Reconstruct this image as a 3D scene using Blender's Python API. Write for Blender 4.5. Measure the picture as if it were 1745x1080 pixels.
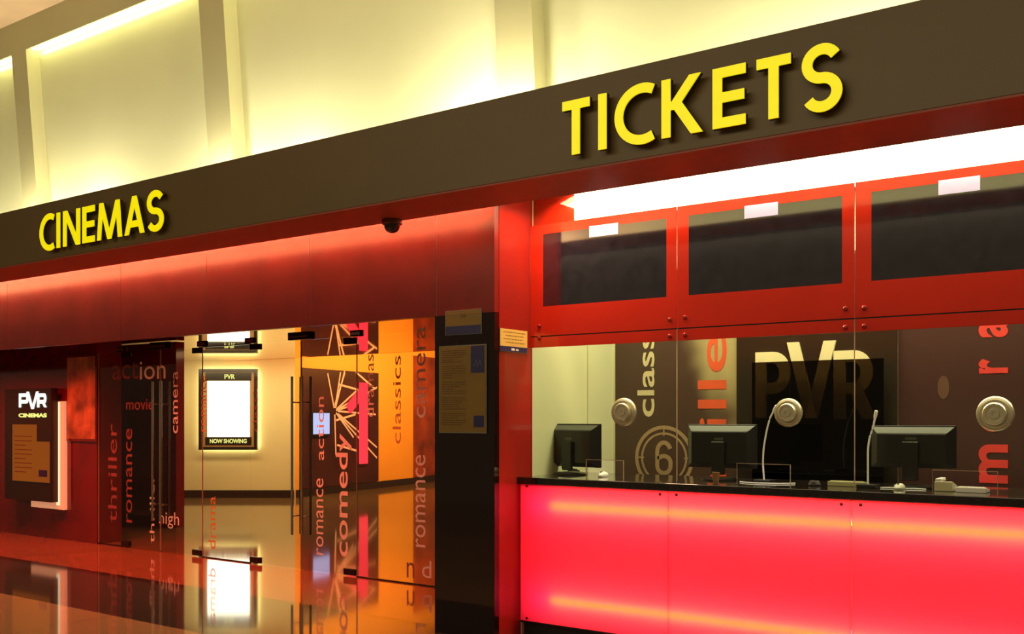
import bpy, bmesh, math, random
from mathutils import Vector, Matrix
random.seed(7)
C = bpy.context.scene
for o in list(bpy.data.objects): bpy.data.objects.remove(o)

# ------------------------------------------------------------------ camera, world, exposure
FPX, CX, HY, EYE = 1687.0, 872.5, 711.0, 1.475
YAW = math.atan2(0.58, 0.8146)            # camera turned left of the facade normal (+Y)
SA, CA = math.cos(YAW), math.sin(YAW)     # .8146, .58
cam = bpy.data.cameras.new('camera')
cam.sensor_width = 36.0; cam.lens = FPX / 1745 * 36
cam.shift_y = (HY - 540) / 1745
cam.clip_start = 0.05; cam.clip_end = 200
co = bpy.data.objects.new('camera', cam); C.collection.objects.link(co)
co.location = (0, 0, EYE); co.rotation_euler = (math.pi/2, 0, YAW)
C.camera = co
w = bpy.data.worlds.new('world'); C.world = w; w.use_nodes = True
w.node_tree.nodes['Background'].inputs[0].default_value = (1.0, 0.72, 0.42, 1)
w.node_tree.nodes['Background'].inputs[1].default_value = 0.10
C.view_settings.view_transform = 'Standard'; C.view_settings.look = 'None'
C.view_settings.exposure = 0.0; C.view_settings.gamma = 1.0
C.view_settings.use_curve_mapping = False

def area(name, loc, rot, sx, sy, power, col, spread=None):
    l = bpy.data.lights.new(name, 'AREA'); l.shape = 'RECTANGLE'; l.size = sx; l.size_y = sy
    l.energy = power; l.color = col
    if spread: l.spread = math.radians(spread)
    o = bpy.data.objects.new(name, l); C.collection.objects.link(o)
    o.location = loc; o.rotation_euler = rot
    return o
def point(name, loc, power, col, r=.05):
    l = bpy.data.lights.new(name, 'POINT'); l.energy = power; l.color = col; l.shadow_soft_size = r
    o = bpy.data.objects.new(name, l); C.collection.objects.link(o); o.location = loc
    return o
R = math.radians
# ---- planes of the facade (distance from the camera along +Y)
D_F, D_B, D1, D_C, D_T, D2 = 4.524, 4.99, 5.24, 5.53, 5.66, 6.62
D_BW = D_T + 1.13
ZB, ZT = 2.796, 3.284                       # fascia bottom and top
WARM = (1.0, .87, .66)
# large unseen area light added behind the camera as mall ambient
area('mall_ambient_light', (-4, -2.8, 5.2), (R(48), 0, 0), 12, 2, 215, (1, .82, .50))
# LED trough behind the fascia, washing the header glass
area('header_trough_light', (-9.4, 5.212, 2.935), (0, 0, 0), 11.0, .03, 330, (1.0, .58, .34))
# cinema lobby lights
area('lobby_ceiling_light', (-13.6, 11.2, 2.44), (R(15), 0, R(35)), 4, .3, 60, (1, .78, .42))
area('lobby_floor_light', (-10.5, 9.5, 2.44), (0, 0, 0), 5, 1, 60, (1, .62, .28))
area('lobby_amber_light', (-12.2, 15.5, 3.28), (0, R(40), 0), .6, 6, 320, (1, .50, .10))
area('recess_red_light', (-9.4, 5.9, 2.48), (0, 0, 0), 7.0, .5, 190, (1, .07, .03), 100)
# ticket booth lights
area('booth_ceiling_light', (-2.3, 6.25, 2.98), (0, 0, 0), 4.6, .5, 105, (1, .92, .60))

# ------------------------------------------------------------------ pixel helpers (photo measurements -> real planes)
def ray(x, y):
    a = (x - CX) / FPX; b = (HY - y) / FPX
    return Vector((a*SA - CA, a*CA + SA, b))
class Plane:
    def __init__(s, o, u, v):
        s.o = Vector(o); s.u = Vector(u).normalized(); s.v = Vector(v).normalized()
        n = s.u.cross(s.v); c = Vector((0, 0, EYE))
        s.n = n if n.dot(c - s.o) > 0 else -n
    def hit(s, x, y):
        c = Vector((0, 0, EYE)); d = ray(x, y)
        t = (s.o - c).dot(s.n) / d.dot(s.n); p = c + d*t - s.o
        return p.dot(s.u), p.dot(s.v)
    def pt(s, u, v, off=0.0): return s.o + s.u*u + s.v*v + s.n*off
    def box(s, x0, y0, x1, y1):
        """plane rect of a photo rect: u0,v0,u1,v1 (v measured at the middle column)"""
        xm = (x0 + x1)/2
        return s.hit(x0, y1)[0], s.hit(xm, y1)[1], s.hit(x1, y1)[0], s.hit(xm, y0)[1]
def facade(D): return Plane((0, D, 0), (1, 0, 0), (0, 0, 1))

# ------------------------------------------------------------------ materials
def mat(name, col, rough=.5, metal=0, emit=None, es=0, coat=0, spec=.5, noise=None, bump=0, ior=None):
    m = bpy.data.materials.new(name); m.use_nodes = True
    nt = m.node_tree; b = nt.nodes['Principled BSDF']
    b.inputs['Base Color'].default_value = (*col, 1); b.inputs['Roughness'].default_value = rough
    b.inputs['Metallic'].default_value = metal; b.inputs['Coat Weight'].default_value = coat
    b.inputs['Specular IOR Level'].default_value = spec
    if ior: b.inputs['IOR'].default_value = ior
    if emit: b.inputs['Emission Color'].default_value = (*emit, 1); b.inputs['Emission Strength'].default_value = es
    sc, amt = noise if noise else (9.0, .06)
    tc = nt.nodes.new('ShaderNodeTexCoord'); n = nt.nodes.new('ShaderNodeTexNoise')
    n.inputs['Scale'].default_value = sc; n.inputs['Detail'].default_value = 5
    nt.links.new(tc.outputs['Object'], n.inputs['Vector'])
    mr = nt.nodes.new('ShaderNodeMapRange'); mr.inputs[1].default_value = .3; mr.inputs[2].default_value = .7
    mr.inputs[3].default_value = 1 - amt; mr.inputs[4].default_value = 1 + amt
    nt.links.new(n.outputs['Fac'], mr.inputs[0])
    mx = nt.nodes.new('ShaderNodeVectorMath'); mx.operation = 'SCALE'; mx.inputs[0].default_value = col
    nt.links.new(mr.outputs[0], mx.inputs['Scale']); nt.links.new(mx.outputs[0], b.inputs['Base Color'])
    if bump:
        bp = nt.nodes.new('ShaderNodeBump'); bp.inputs['Strength'].default_value = bump
        nt.links.new(n.outputs['Fac'], bp.inputs['Height']); nt.links.new(bp.outputs[0], b.inputs['Normal'])
    return m
def emat(name, col, s):
    m = bpy.data.materials.new(name); m.use_nodes = True; nt = m.node_tree; nt.nodes.clear()
    o = nt.nodes.new('ShaderNodeOutputMaterial'); e = nt.nodes.new('ShaderNodeEmission')
    e.inputs[0].default_value = (*col, 1); e.inputs[1].default_value = s
    nt.links.new(e.outputs[0], o.inputs[0]); return m
def glass(name, tint=(1, 1, 1), refl=1.0, rough=.0):
    m = bpy.data.materials.new(name); m.use_nodes = True; nt = m.node_tree; nt.nodes.clear()
    o = nt.nodes.new('ShaderNodeOutputMaterial'); t = nt.nodes.new('ShaderNodeBsdfTransparent')
    g = nt.nodes.new('ShaderNodeBsdfGlossy'); g.inputs['Roughness'].default_value = rough
    t.inputs[0].default_value = (*tint, 1)
    f = nt.nodes.new('ShaderNodeFresnel'); f.inputs['IOR'].default_value = 1.5
    k = nt.nodes.new('ShaderNodeMath'); k.operation = 'MULTIPLY'; k.inputs[1].default_value = refl
    x = nt.nodes.new('ShaderNodeMixShader')
    nt.links.new(f.outputs[0], k.inputs[0]); 
    gm = nt.nodes.new('ShaderNodeNewGeometry'); iv = nt.nodes.new('ShaderNodeMath'); iv.operation = 'SUBTRACT'; iv.inputs[0].default_value = 1
    k2 = nt.nodes.new('ShaderNodeMath'); k2.operation = 'MULTIPLY'   # only the front surface of a pane reflects
    nt.links.new(gm.outputs['Backfacing'], iv.inputs[1]); nt.links.new(k.outputs[0], k2.inputs[0]); nt.links.new(iv.outputs[0], k2.inputs[1])
    nt.links.new(k2.outputs[0], x.inputs[0])
    nt.links.new(t.outputs[0], x.inputs[1]); nt.links.new(g.outputs[0], x.inputs[2])
    nt.links.new(x.outputs[0], o.inputs[0]); return m

M = dict(
    cream=mat('cream_plaster', (.66, .68, .43), .6, noise=(1.2, .03)),
    pilaster=mat('beige_pilaster_paint', (.50, .49, .28), .6, noise=(1.5, .03)),
    ceil=mat('ceiling_paint', (.62, .45, .28), .6, noise=(.7, .25)),
    fascia=mat('brown_laminate', (.135, .090, .032), .45, noise=(2, .05)),
    soffit=mat('soffit_paint', (.34, .075, .04), .5),
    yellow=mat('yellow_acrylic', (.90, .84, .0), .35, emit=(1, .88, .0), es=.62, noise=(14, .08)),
    letter_side=mat('letter_return', (.035, .02, .008), .5),
    header=mat('dark_red_glass', (.165, .011, .007), .26, noise=(3, .15)),
    red_return=mat('deep_red_glass', (.27, .016, .011), .12, coat=.3, noise=(2, .06)),
    red=mat('red_glass_film', (.54, .024, .010), .12, coat=.3, noise=(2, .06)),
    black_gloss=mat('black_glass', (.012, .004, .004), .06, coat=.5),
    dark_red=mat('dark_red_laminate', (.13, .006, .006), .10, coat=.3, noise=(2, .2)),
    board=mat('black_board_glass', (.012, .012, .020), .08, coat=.3, ior=2.1, noise=(16, .4)),
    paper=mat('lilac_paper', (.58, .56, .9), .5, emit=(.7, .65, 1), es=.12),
    granite=mat('black_granite', (.020, .015, .012), .07, coat=.3, noise=(60, .4)),
    black=mat('black_plastic', (.014, .013, .014), .32),
    black_lip=mat('grey_plastic_bevel', (.10, .11, .10), .28),
    kick=mat('black_kick_plate', (.008, .006, .006), .5),
    bolt=mat('red_bolt_head', (.30, .02, .015), .25, metal=.4),
    dbolt=mat('dark_bolt_head', (.10, .006, .01), .4),
    steel=mat('brushed_steel', (.62, .56, .42), .22, metal=1),
    disc=mat('champagne_metal', (.66, .62, .42), .30, metal=.75),
    chrome=mat('handle_steel', (.22, .17, .13), .2, metal=1),
    patch=mat('black_patch_fitting', (.02, .012, .01), .25, metal=.5),
    patchc=mat('chrome_cover', (.75, .68, .6), .15, metal=1),
    white=mat('white_plastic', (.80, .78, .68), .4),
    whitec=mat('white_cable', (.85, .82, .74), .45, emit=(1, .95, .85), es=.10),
    ivory=mat('ivory_plastic', (.60, .56, .34), .4),
    sign_y=mat('yellow_sign_print', (.75, .50, .12), .4),
    sign_b=mat('navy_sign_print', (.025, .025, .10), .4),
    sign_bg=mat('bronze_sign_plate', (.23, .145, .035), .3, noise=(4, .1)),
    sign_ink=mat('brown_sign_ink', (.10, .045, .012), .5),
    ink=mat('grey_ink', (.30, .18, .05), .5),
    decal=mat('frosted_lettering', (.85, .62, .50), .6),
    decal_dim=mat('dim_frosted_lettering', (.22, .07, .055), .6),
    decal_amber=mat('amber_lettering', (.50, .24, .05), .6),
    lobbywall=mat('lobby_cream_wall', (.80, .66, .33), .55, noise=(.8, .05)),
    amber=mat('amber_wall', (.95, .42, .06), .5, noise=(.8, .05)),
    skirt=mat('dark_skirting', (.03, .015, .01), .2),
    graphic=mat('maroon_graphic', (.055, .012, .012), .3, noise=(2, .3)),
    umber=mat('umber_graphic', (.30, .05, .02), .3, noise=(2, .5)),
    line=mat('pale_graphic_line', (.80, .45, .30), .5, emit=(1, .5, .3), es=.25),
    mirror=mat('mirror_ceiling', (.62, .42, .28), .03, metal=1, noise=(1, .1)),
    cream_print=mat('cream_print', (.62, .56, .34), .5),
    red_print=mat('red_print', (.70, .10, .03), .5),
    maroon_print=mat('crimson_print', (.62, .045, .035), .5, emit=(1, .05, .03), es=.08),
    pvrblack=mat('black_panel', (.022, .017, .010), .25),
    pvrcream=mat('cream_letter', (.72, .66, .36), .5, emit=(1, .9, .5), es=.12),
    ring=mat('tan_print', (.34, .24, .13), .5),
    letter_shade=glass('letter_shade_tint', (.21, .155, .105), .5),  # tint that darkens the lower PVR letters as a shadow would
    pane=glass('clear_glass', (.97, .97, .95), 1.0),
    paneb=glass('ticket_glass', (.92, .93, .86), .7),
    edge=mat('glass_edge', (.36, .25, .16), .3),
    neon=emat('red_neon', (1, .035, .05), 1.6),
    tubeglow=emat('warm_tube', (1, .85, .55), 6.0),
    white_e=emat('white_lightbox', (1, .92, .62), 7),
    poster_e=emat('poster_backlight', (1, .95, .72), 4.5),
    halo_e=emat('poster_edge_light', (1, .92, .5), 16),
    tv_glow_e=emat('blue_white_glow', (.55, .62, 1), 1.1),
    logo_e=emat('lit_logo', (1, 1, .85), 1.3),
    logo_g=emat('lit_logo_glow', (1, .95, .25), 1.1),
    orange_e=emat('amber_lit_panel', (.42, .095, .012), .62),
)
M['tube_o'] = emat('amber_fluorescent', (1, .72, .03), 50)
M['tube_p'] = emat('pink_halo_tube', (1, .22, .38), 12)  # for the added halo tubes in the counter

# translucent red acrylic of the counter front
def frosted(name, col, k=.6):
    m = bpy.data.materials.new(name); m.use_nodes = True; nt = m.node_tree; nt.nodes.clear()
    o = nt.nodes.new('ShaderNodeOutputMaterial'); t = nt.nodes.new('ShaderNodeBsdfTranslucent'); d = nt.nodes.new('ShaderNodeBsdfDiffuse')
    x = nt.nodes.new('ShaderNodeMixShader'); x.inputs[0].default_value = k
    t.inputs[0].default_value = (*col, 1); d.inputs[0].default_value = (*col, 1)
    nt.links.new(d.outputs[0], x.inputs[1]); nt.links.new(t.outputs[0], x.inputs[2]); nt.links.new(x.outputs[0], o.inputs[0]); return m
M['decal'] = frosted('frosted_lettering', (.95, .80, .72), .45)
def acrylic():
    m = bpy.data.materials.new('red_translucent_acrylic'); m.use_nodes = True; nt = m.node_tree; nt.nodes.clear()
    o = nt.nodes.new('ShaderNodeOutputMaterial'); t = nt.nodes.new('ShaderNodeBsdfTranslucent')
    t.inputs[0].default_value = (.92, .28, .46, 1)
    g = nt.nodes.new('ShaderNodeBsdfGlossy'); g.inputs['Roughness'].default_value = .15
    d = nt.nodes.new('ShaderNodeBsdfDiffuse'); d.inputs[0].default_value = (.8, .02, .02, 1)
    a = nt.nodes.new('ShaderNodeMixShader'); a.inputs[0].default_value = .15
    b = nt.nodes.new('ShaderNodeMixShader'); b.inputs[0].default_value = .04
    nt.links.new(t.outputs[0], a.inputs[1]); nt.links.new(d.outputs[0], a.inputs[2])
    nt.links.new(a.outputs[0], b.inputs[1]); nt.links.new(g.outputs[0], b.inputs[2])
    nt.links.new(b.outputs[0], o.inputs[0]); return m
M['acrylic'] = acrylic()

def floor_mat():
    m = bpy.data.materials.new('polished_granite_floor'); m.use_nodes = True; nt = m.node_tree
    b = nt.nodes['Principled BSDF']; L = nt.links.new
    tc = nt.nodes.new('ShaderNodeTexCoord'); sp = nt.nodes.new('ShaderNodeSeparateXYZ')
    L(tc.outputs['Object'], sp.inputs[0])
    n = nt.nodes.new('ShaderNodeTexNoise'); n.inputs['Scale'].default_value = 90; n.inputs['Detail'].default_value = 4
    L(tc.outputs['Object'], n.inputs['Vector'])
    def M2(op, a, bb):
        k = nt.nodes.new('ShaderNodeMath'); k.operation = op
        for i, v in enumerate((a, bb)):
            if isinstance(v, (int, float)): k.inputs[i].default_value = v
            else: L(v, k.inputs[i])
        return k.outputs[0]
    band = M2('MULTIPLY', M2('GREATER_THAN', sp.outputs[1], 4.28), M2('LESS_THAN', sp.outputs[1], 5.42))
    # tile joints every 1.2 m
    def joint(ax, per, off):
        f = M2('FRACT', M2('DIVIDE', M2('ADD', sp.outputs[ax], off), per), 0)
        return M2('LESS_THAN', f, .006/per*1.6)
    j = M2('MAXIMUM', joint(0, 1.2, 100.3), joint(1, 1.14, 100.0 - 4.28 + 1.14*4))
    mx = nt.nodes.new('ShaderNodeMix'); mx.data_type = 'RGBA'
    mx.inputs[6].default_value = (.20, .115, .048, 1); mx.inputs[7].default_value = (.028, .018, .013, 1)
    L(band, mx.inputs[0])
    mr = nt.nodes.new('ShaderNodeMapRange'); mr.inputs[1].default_value = .3; mr.inputs[2].default_value = .7
    mr.inputs[3].default_value = .7; mr.inputs[4].default_value = 1.3; L(n.outputs['Fac'], mr.inputs[0])
    vm = nt.nodes.new('ShaderNodeVectorMath'); vm.operation = 'SCALE'
    L(mx.outputs[2], vm.inputs[0]); L(mr.outputs[0], vm.inputs['Scale'])
    m2 = nt.nodes.new('ShaderNodeMix'); m2.data_type = 'RGBA'; m2.inputs[7].default_value = (.02, .012, .008, 1)
    L(j, m2.inputs[0]); L(vm.outputs[0], m2.inputs[6]); L(m2.outputs[2], b.inputs['Base Color'])
    b.inputs['Roughness'].default_value = .07; b.inputs['Coat Weight'].default_value = .25
    b.inputs['Coat Roughness'].default_value = .04; b.inputs['Specular IOR Level'].default_value = .55
    return m
M['floor'] = floor_mat()

def print_mat(name, base, tone, dirv, cut, soft, sc=1.5):
    """blurred light beam printed diagonally on a dark poster"""
    m = bpy.data.materials.new(name); m.use_nodes = True; nt = m.node_tree; L = nt.links.new
    b = nt.nodes['Principled BSDF']; b.inputs['Roughness'].default_value = .45
    tc = nt.nodes.new('ShaderNodeTexCoord'); dp = nt.nodes.new('ShaderNodeVectorMath'); dp.operation = 'DOT_PRODUCT'
    L(tc.outputs['Object'], dp.inputs[0]); dp.inputs[1].default_value = (dirv[0], 0, dirv[1])
    n = nt.nodes.new('ShaderNodeTexNoise'); n.inputs['Scale'].default_value = sc; L(tc.outputs['Object'], n.inputs['Vector'])
    ad = nt.nodes.new('ShaderNodeMath'); ad.operation = 'MULTIPLY_ADD'; ad.inputs[1].default_value = .8
    L(n.outputs['Fac'], ad.inputs[0]); L(dp.outputs['Value'], ad.inputs[2])
    mr = nt.nodes.new('ShaderNodeMapRange'); mr.interpolation_type = 'SMOOTHSTEP'
    mr.inputs[1].default_value = cut; mr.inputs[2].default_value = cut + soft; L(ad.outputs[0], mr.inputs[0])
    mx = nt.nodes.new('ShaderNodeMix'); mx.data_type = 'RGBA'
    mx.inputs[6].default_value = (*base, 1); mx.inputs[7].default_value = (*tone, 1)
    L(mr.outputs[0], mx.inputs[0]); L(mx.outputs[2], b.inputs['Base Color']); return m

# ------------------------------------------------------------------ mesh building
class MB:
    def __init__(s): s.bm = bmesh.new()
    def hexa(s, p):                       # 8 points: bottom loop 0-3, top loop 4-7
        v = [s.bm.verts.new(q) for q in p]
        for f in ((3,2,1,0),(4,5,6,7),(0,1,5,4),(1,2,6,5),(2,3,7,6),(3,0,4,7)):
            s.bm.faces.new([v[i] for i in f])
        return s
    def box(s, x0, x1, y0, y1, z0, z1):
        return s.hexa([(x0,y0,z0),(x1,y0,z0),(x1,y1,z0),(x0,y1,z0),(x0,y0,z1),(x1,y0,z1),(x1,y1,z1),(x0,y1,z1)])
    def slab(s, pl, u0, v0, u1, v1, a=0.0, b=.01):
        q = ((u0,v0),(u1,v0),(u1,v1),(u0,v1))
        return s.hexa([pl.pt(u, v, a) for u, v in q] + [pl.pt(u, v, b) for u, v in q])
    def prism(s, pl, pts, a=0.0, b=.01):
        A = [s.bm.verts.new(pl.pt(u, v, a)) for u, v in pts]
        B = [s.bm.verts.new(pl.pt(u, v, b)) for u, v in pts]
        s.bm.faces.new(A[::-1]); s.bm.faces.new(B); n = len(pts)
        for i in range(n): s.bm.faces.new((A[i], A[(i+1)%n], B[(i+1)%n], B[i]))
        return s
    def ribbon(s, pl, pts, wd, a=0.0, b=.01, closed=False):
        """thick flat stroke along a polyline, mitred"""
        n = len(pts); P = [Vector(p) for p in pts]; Lf, Rt = [], []
        for i in range(n):
            p = P[i]
            d0 = (P[i] - P[i-1]).normalized() if (i > 0 or closed) else (P[1] - P[0]).normalized()
            d1 = (P[(i+1) % n] - P[i]).normalized() if (i < n-1 or closed) else d0
            m = (d0 + d1).normalized(); k = 1 / max(.4, m.dot(d0)); nn = Vector((-m.y, m.x)) * wd/2 * k
            Lf.append(p + nn); Rt.append(p - nn)
        la = [[s.bm.verts.new(pl.pt(q.x, q.y, o)) for q in X] for X in (Lf, Rt) for o in (a, b)]
        l0, l1, r0, r1 = la
        rng = range(n if closed else n-1)
        for i in rng:
            j = (i+1) % n
            s.bm.faces.new((l1[i], l1[j], r1[j], r1[i])); s.bm.faces.new((l0[i], r0[i], r0[j], l0[j]))
            s.bm.faces.new((l0[i], l0[j], l1[j], l1[i])); s.bm.faces.new((r0[i], r1[i], r1[j], r0[j]))
        if not closed:
            s.bm.faces.new((l0[0], l1[0], r1[0], r0[0])); s.bm.faces.new((l0[-1], r0[-1], r1[-1], l1[-1]))
        return s
    def stroke(s, pl, st, wd, a, b, grow=0):
        return s.prism(pl, st[1], a, b) if st[0] == 'Q' else s.ribbon(pl, st, wd + grow, a, b)
    def tube(s, pts, r, n=10):
        P = [Vector(p) for p in pts]; rings = []
        up = Vector((0, 0, 1))
        for i, p in enumerate(P):
            d = (P[min(i+1, len(P)-1)] - P[max(i-1, 0)]).normalized()
            a = d.cross(up if abs(d.z) < .95 else Vector((1, 0, 0))).normalized(); b = d.cross(a)
            rr = r[i] if isinstance(r, (list, tuple)) else r
            rings.append([s.bm.verts.new(p + (a*math.cos(t) + b*math.sin(t))*rr) for t in [2*math.pi*k/n for k in range(n)]])
        for A, B in zip(rings, rings[1:]):
            for k in range(n): s.bm.faces.new((A[k], A[(k+1)%n], B[(k+1)%n], B[k]))
        s.bm.faces.new(rings[0][::-1]); s.bm.faces.new(rings[-1]); return s
    def lathe(s, c, axis, prof, n=32):
        """profile [(r, h)] turned about axis through c"""
        ax = Vector(axis).normalized(); a = ax.orthogonal().normalized(); b = ax.cross(a); c = Vector(c); rings = []
        for r, h in prof:
            if r < 1e-5: rings.append([s.bm.verts.new(c + ax*h)])
            else: rings.append([s.bm.verts.new(c + ax*h + (a*math.cos(t) + b*math.sin(t))*r) for t in [2*math.pi*k/n for k in range(n)]])
        for A, B in zip(rings, rings[1:]):
            for k in range(n):
                q = [A[k % len(A)], A[(k+1) % n % len(A)], B[(k+1) % n % len(B)], B[k % len(B)]]
                u = []
                for x in q:
                    if x not in u: u.append(x)
                if len(u) > 2: s.bm.faces.new(u)
        return s
    def build(s, name, m, parent=None, smooth=False, bevel=0, mats=None, wn=False):
        bmesh.ops.recalc_face_normals(s.bm, faces=s.bm.faces)
        off = parent_loc(parent) if parent else None
        if off is None:
            xs = [v.co for v in s.bm.verts]
            lo = Vector([min(c[i] for c in xs) for i in range(3)]); hi = Vector([max(c[i] for c in xs) for i in range(3)])
            off = Vector(((lo.x+hi.x)/2, (lo.y+hi.y)/2, lo.z))
            if name in ('floor',) or KEEP.get('origin'): off = Vector((0, 0, 0))
        for v in s.bm.verts: v.co -= off
        me = bpy.data.meshes.new(name); s.bm.to_mesh(me); s.bm.free()
        me.materials.append(m)
        for p in me.polygons: p.use_smooth = smooth
        o = bpy.data.objects.new(name, me); C.collection.objects.link(o)
        if parent: o.parent = parent
        else: o.location = off
        if smooth: me.set_sharp_from_angle(angle=R(38))
        if bevel:
            b = o.modifiers.new('bevel', 'BEVEL'); b.width = bevel; b.segments = 3; b.limit_method = 'ANGLE'
        return o
KEEP = {}
def parent_loc(p):
    l = Vector(p.location); q = p.parent
    while q: l = l + q.location; q = q.parent
    return l
def thing(name, label, cat, loc, group=None):
    o = bpy.data.objects.new(name, None); C.collection.objects.link(o); o.empty_display_size = .1
    o.location = loc; o['label'] = label; o['category'] = cat
    if group: o['group'] = group
    return o
def tag(o, label, cat=None, group=None):
    o['label'] = label
    if cat: o['category'] = cat
    if group: o['group'] = group
    return o
def struct(o, label=None):
    o['kind'] = 'structure'
    if label: o['label'] = label
    return o
def text_part(txt, pl, rect, m, parent, rot=False, off=.002, name='lettering', th=.0015, bold=0, mirror=False):
    """letters scaled into a plane rectangle (u0,v0,u1,v1); rot: reads bottom to top"""
    cu = bpy.data.curves.new('t', 'FONT'); cu.body = txt; cu.offset = bold; cu.resolution_u = 4
    to = bpy.data.objects.new('t', cu); C.collection.objects.link(to)
    bpy.context.view_layer.update()
    me = bpy.data.meshes.new_from_object(to.evaluated_get(bpy.context.evaluated_depsgraph_get()))
    bpy.data.objects.remove(to); bpy.data.curves.remove(cu)
    bm = bmesh.new(); bm.from_mesh(me); bpy.data.meshes.remove(me)
    if rot:
        for v in bm.verts: v.co = Vector((-v.co.y, v.co.x, 0))
    xs = [v.co.x for v in bm.verts]; ys = [v.co.y for v in bm.verts]
    x0, x1, y0, y1 = min(xs), max(xs), min(ys), max(ys); u0, v0, u1, v1 = rect
    base = parent_loc(parent)
    top = set()
    if th > .001:                                  # cut letters have thickness, window film does not
        r = bmesh.ops.extrude_face_region(bm, geom=bm.faces[:])
        top = {g for g in r['geom'] if isinstance(g, bmesh.types.BMVert)}
    for v in bm.verts:
        u = u0 + (v.co.x - x0)/(x1 - x0)*(u1 - u0); vv = v0 + (v.co.y - y0)/(y1 - y0)*(v1 - v0)
        v.co = pl.pt(u, vv, off + (th if v in top else 0)) - base
    bmesh.ops.recalc_face_normals(bm, faces=bm.faces)
    me = bpy.data.meshes.new(name); bm.to_mesh(me); bm.free(); me.materials.append(m)
    for p in me.polygons: p.use_smooth = False
    o = bpy.data.objects.new(name, me); C.collection.objects.link(o); o.parent = parent
    return o

# ------------------------------------------------------------------ structure
F_F, F_1, F_C, F_T, F_2, F_BW = facade(D_F), facade(D1), facade(D_C), facade(D_T), facade(D2), facade(D_BW)
XP = F_1.hit(843, 700)[0]                       # right edge of the black pier / red return
XR = 1.6                                        # right end of what we build
struct(MB().box(-22, 4, -3, 24, -.1, 0).build('floor', M['floor']))
XL = -19.0
struct(MB().box(XL, XR, D_F, D_B, ZB + .012, ZT).build('trim_1', M['fascia']), 'long brown fascia beam carrying the yellow letters')
struct(MB().box(XL, XR, D_F + .004, D_B, ZB, ZB + .012).build('trim_2', M['soffit']), 'dark red underside of the fascia')
struct(MB().box(XL, XR, D_B, D_B + .006, ZB + .003, ZT).build('trim_7', M['cream']), 'cream inner face of the fascia')
# header of dark red glass over the entrance, joints between its panels
x740 = F_1.hit(741, 600)[0]
hz = 2.17
b = MB(); hx = [XL] + [F_1.hit(x, 450)[0] for x in (12, 206, 352, 528, 743)] + [XP]
for x0, x1 in zip(hx, hx[1:]): b.box(x0 + .003, x1 - .003, D1, D1 + .05, hz if x1 < XP - .01 else hz, 3.02)
struct(b.build('wall_front', M['header']), 'dark red glass header over the cinema entrance')
b = MB()
for x in hx[1:-1]: b.box(x - .003, x + .003, D1 + .004, D1 + .05, hz, 3.02)
struct(b.build('trim_3', M['edge']), 'thin pale joints between header panels')
struct(MB().box(XL, x740, D1 + .05, D2 + .02, 2.50, 3.02).build('ceiling_recess', M['dark_red']))
struct(MB().box(x740, XP, D1, D1 + .05, 0, hz).build('wall_pier', M['black_gloss']), 'black glass pier between entrance and ticket window')
struct(MB().box(x740, XP - .03, D1 + .05, D2 + .05, 0, 3.02).build('wall_pier_core', M['black_gloss']))
# red return wall from the pier back to the ticket glass
struct(MB().box(XP - .03, XP, D1 + .05, D_T + .02, 0, 3.05).build('wall_return', M['red_return']), 'red glossy return wall beside the ticket window')
# shelf over everything, hiding the cove lamps
struct(MB().box(XL, XR, D_B + .008, 5.40, 3.05, 3.12).build('ceiling_shelf', M['pilaster']))

# ---- upper wall: leaning cream wall with raised grid
th = R(4.6)
UP = Plane((0, 5.42, 3.08), (1, 0, 0), (0, -math.sin(th), math.cos(th)))
struct(MB().slab(UP, XL, 0, XR + 3, 3.6, -.3, -.14).build('wall_upper', M['cream']), 'cream recessed panels of the uplit upper wall')
cols = []
for xl, xr, y in ((20, 45, 100), (338, 380, 0), (842, 905, 0)):
    cols.append((UP.hit(xl, y)[0], UP.hit(xr, y)[0]))
cols = [(cols[0][0] - 3.1, cols[0][1] - 3.1)] + cols + [(cols[2][0] + 3.1, cols[2][1] + 3.1)]
vtop = UP.hit(44, 84)[1]; vtop2 = UP.hit(44, 42)[1]
for u0, u1 in cols:
    struct(MB().slab(UP, u0, -.05, u1, vtop, -.14, 0).build('trim_4', M['pilaster']), 'pale beige pilaster strip on the upper wall')
struct(MB().slab(UP, XL, vtop, XR + 3, vtop + .30, -.14, 0).build('trim_5', M['pilaster']), 'beige top rail of the upper wall')
zc = UP.pt(0, vtop + .30).z; yc = UP.pt(0, vtop + .30).y
struct(MB().box(XL, XR + 3, 3.2, yc + .25, zc, zc + .1).build('ceiling', M['ceil']))
# slim LED line tucked in the lit top edge, and up-lamps at each pilaster, standing on the shelf
for (u0, u1), (w0, w1) in zip(cols, cols[1:]):
    p = UP.pt((u1 + w0)/2, vtop - .03, -.06)
    area('panel_top_light', p, (R(165), 0, 0), w0 - u1 - .1, .03, 10, (1, .92, .62))
    area('cove_strip_light', ((u1 + w0)/2, 5.28, 3.16), (R(172), 0, 0), 2.6, .12, 9, WARM)
for px, pw in ((-150, 60), (15, 50), (105, 60), (335, 75), (455, 50), (770, 80), (850, 70), (1230, 16), (1420, 26), (1640, 26)):
    xm = facade(5.1).hit(px, 200)[0]
    L_ = thing('uplight', 'small uplight on the shelf behind the fascia', 'lamp', (xm, 5.1, 3.12), 'uplights in the cove')
    MB().lathe((xm, 5.1, 3.12), (0, 0, 1), [(.001, 0), (.05, 0), (.055, .05), (.045, .07), (.04, .06), (.001, .06)], 16).build('lamp_body', M['black'], L_)
    point('uplight_lamp', (xm, 5.19, 3.26), pw*.66, WARM, .05)

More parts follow.
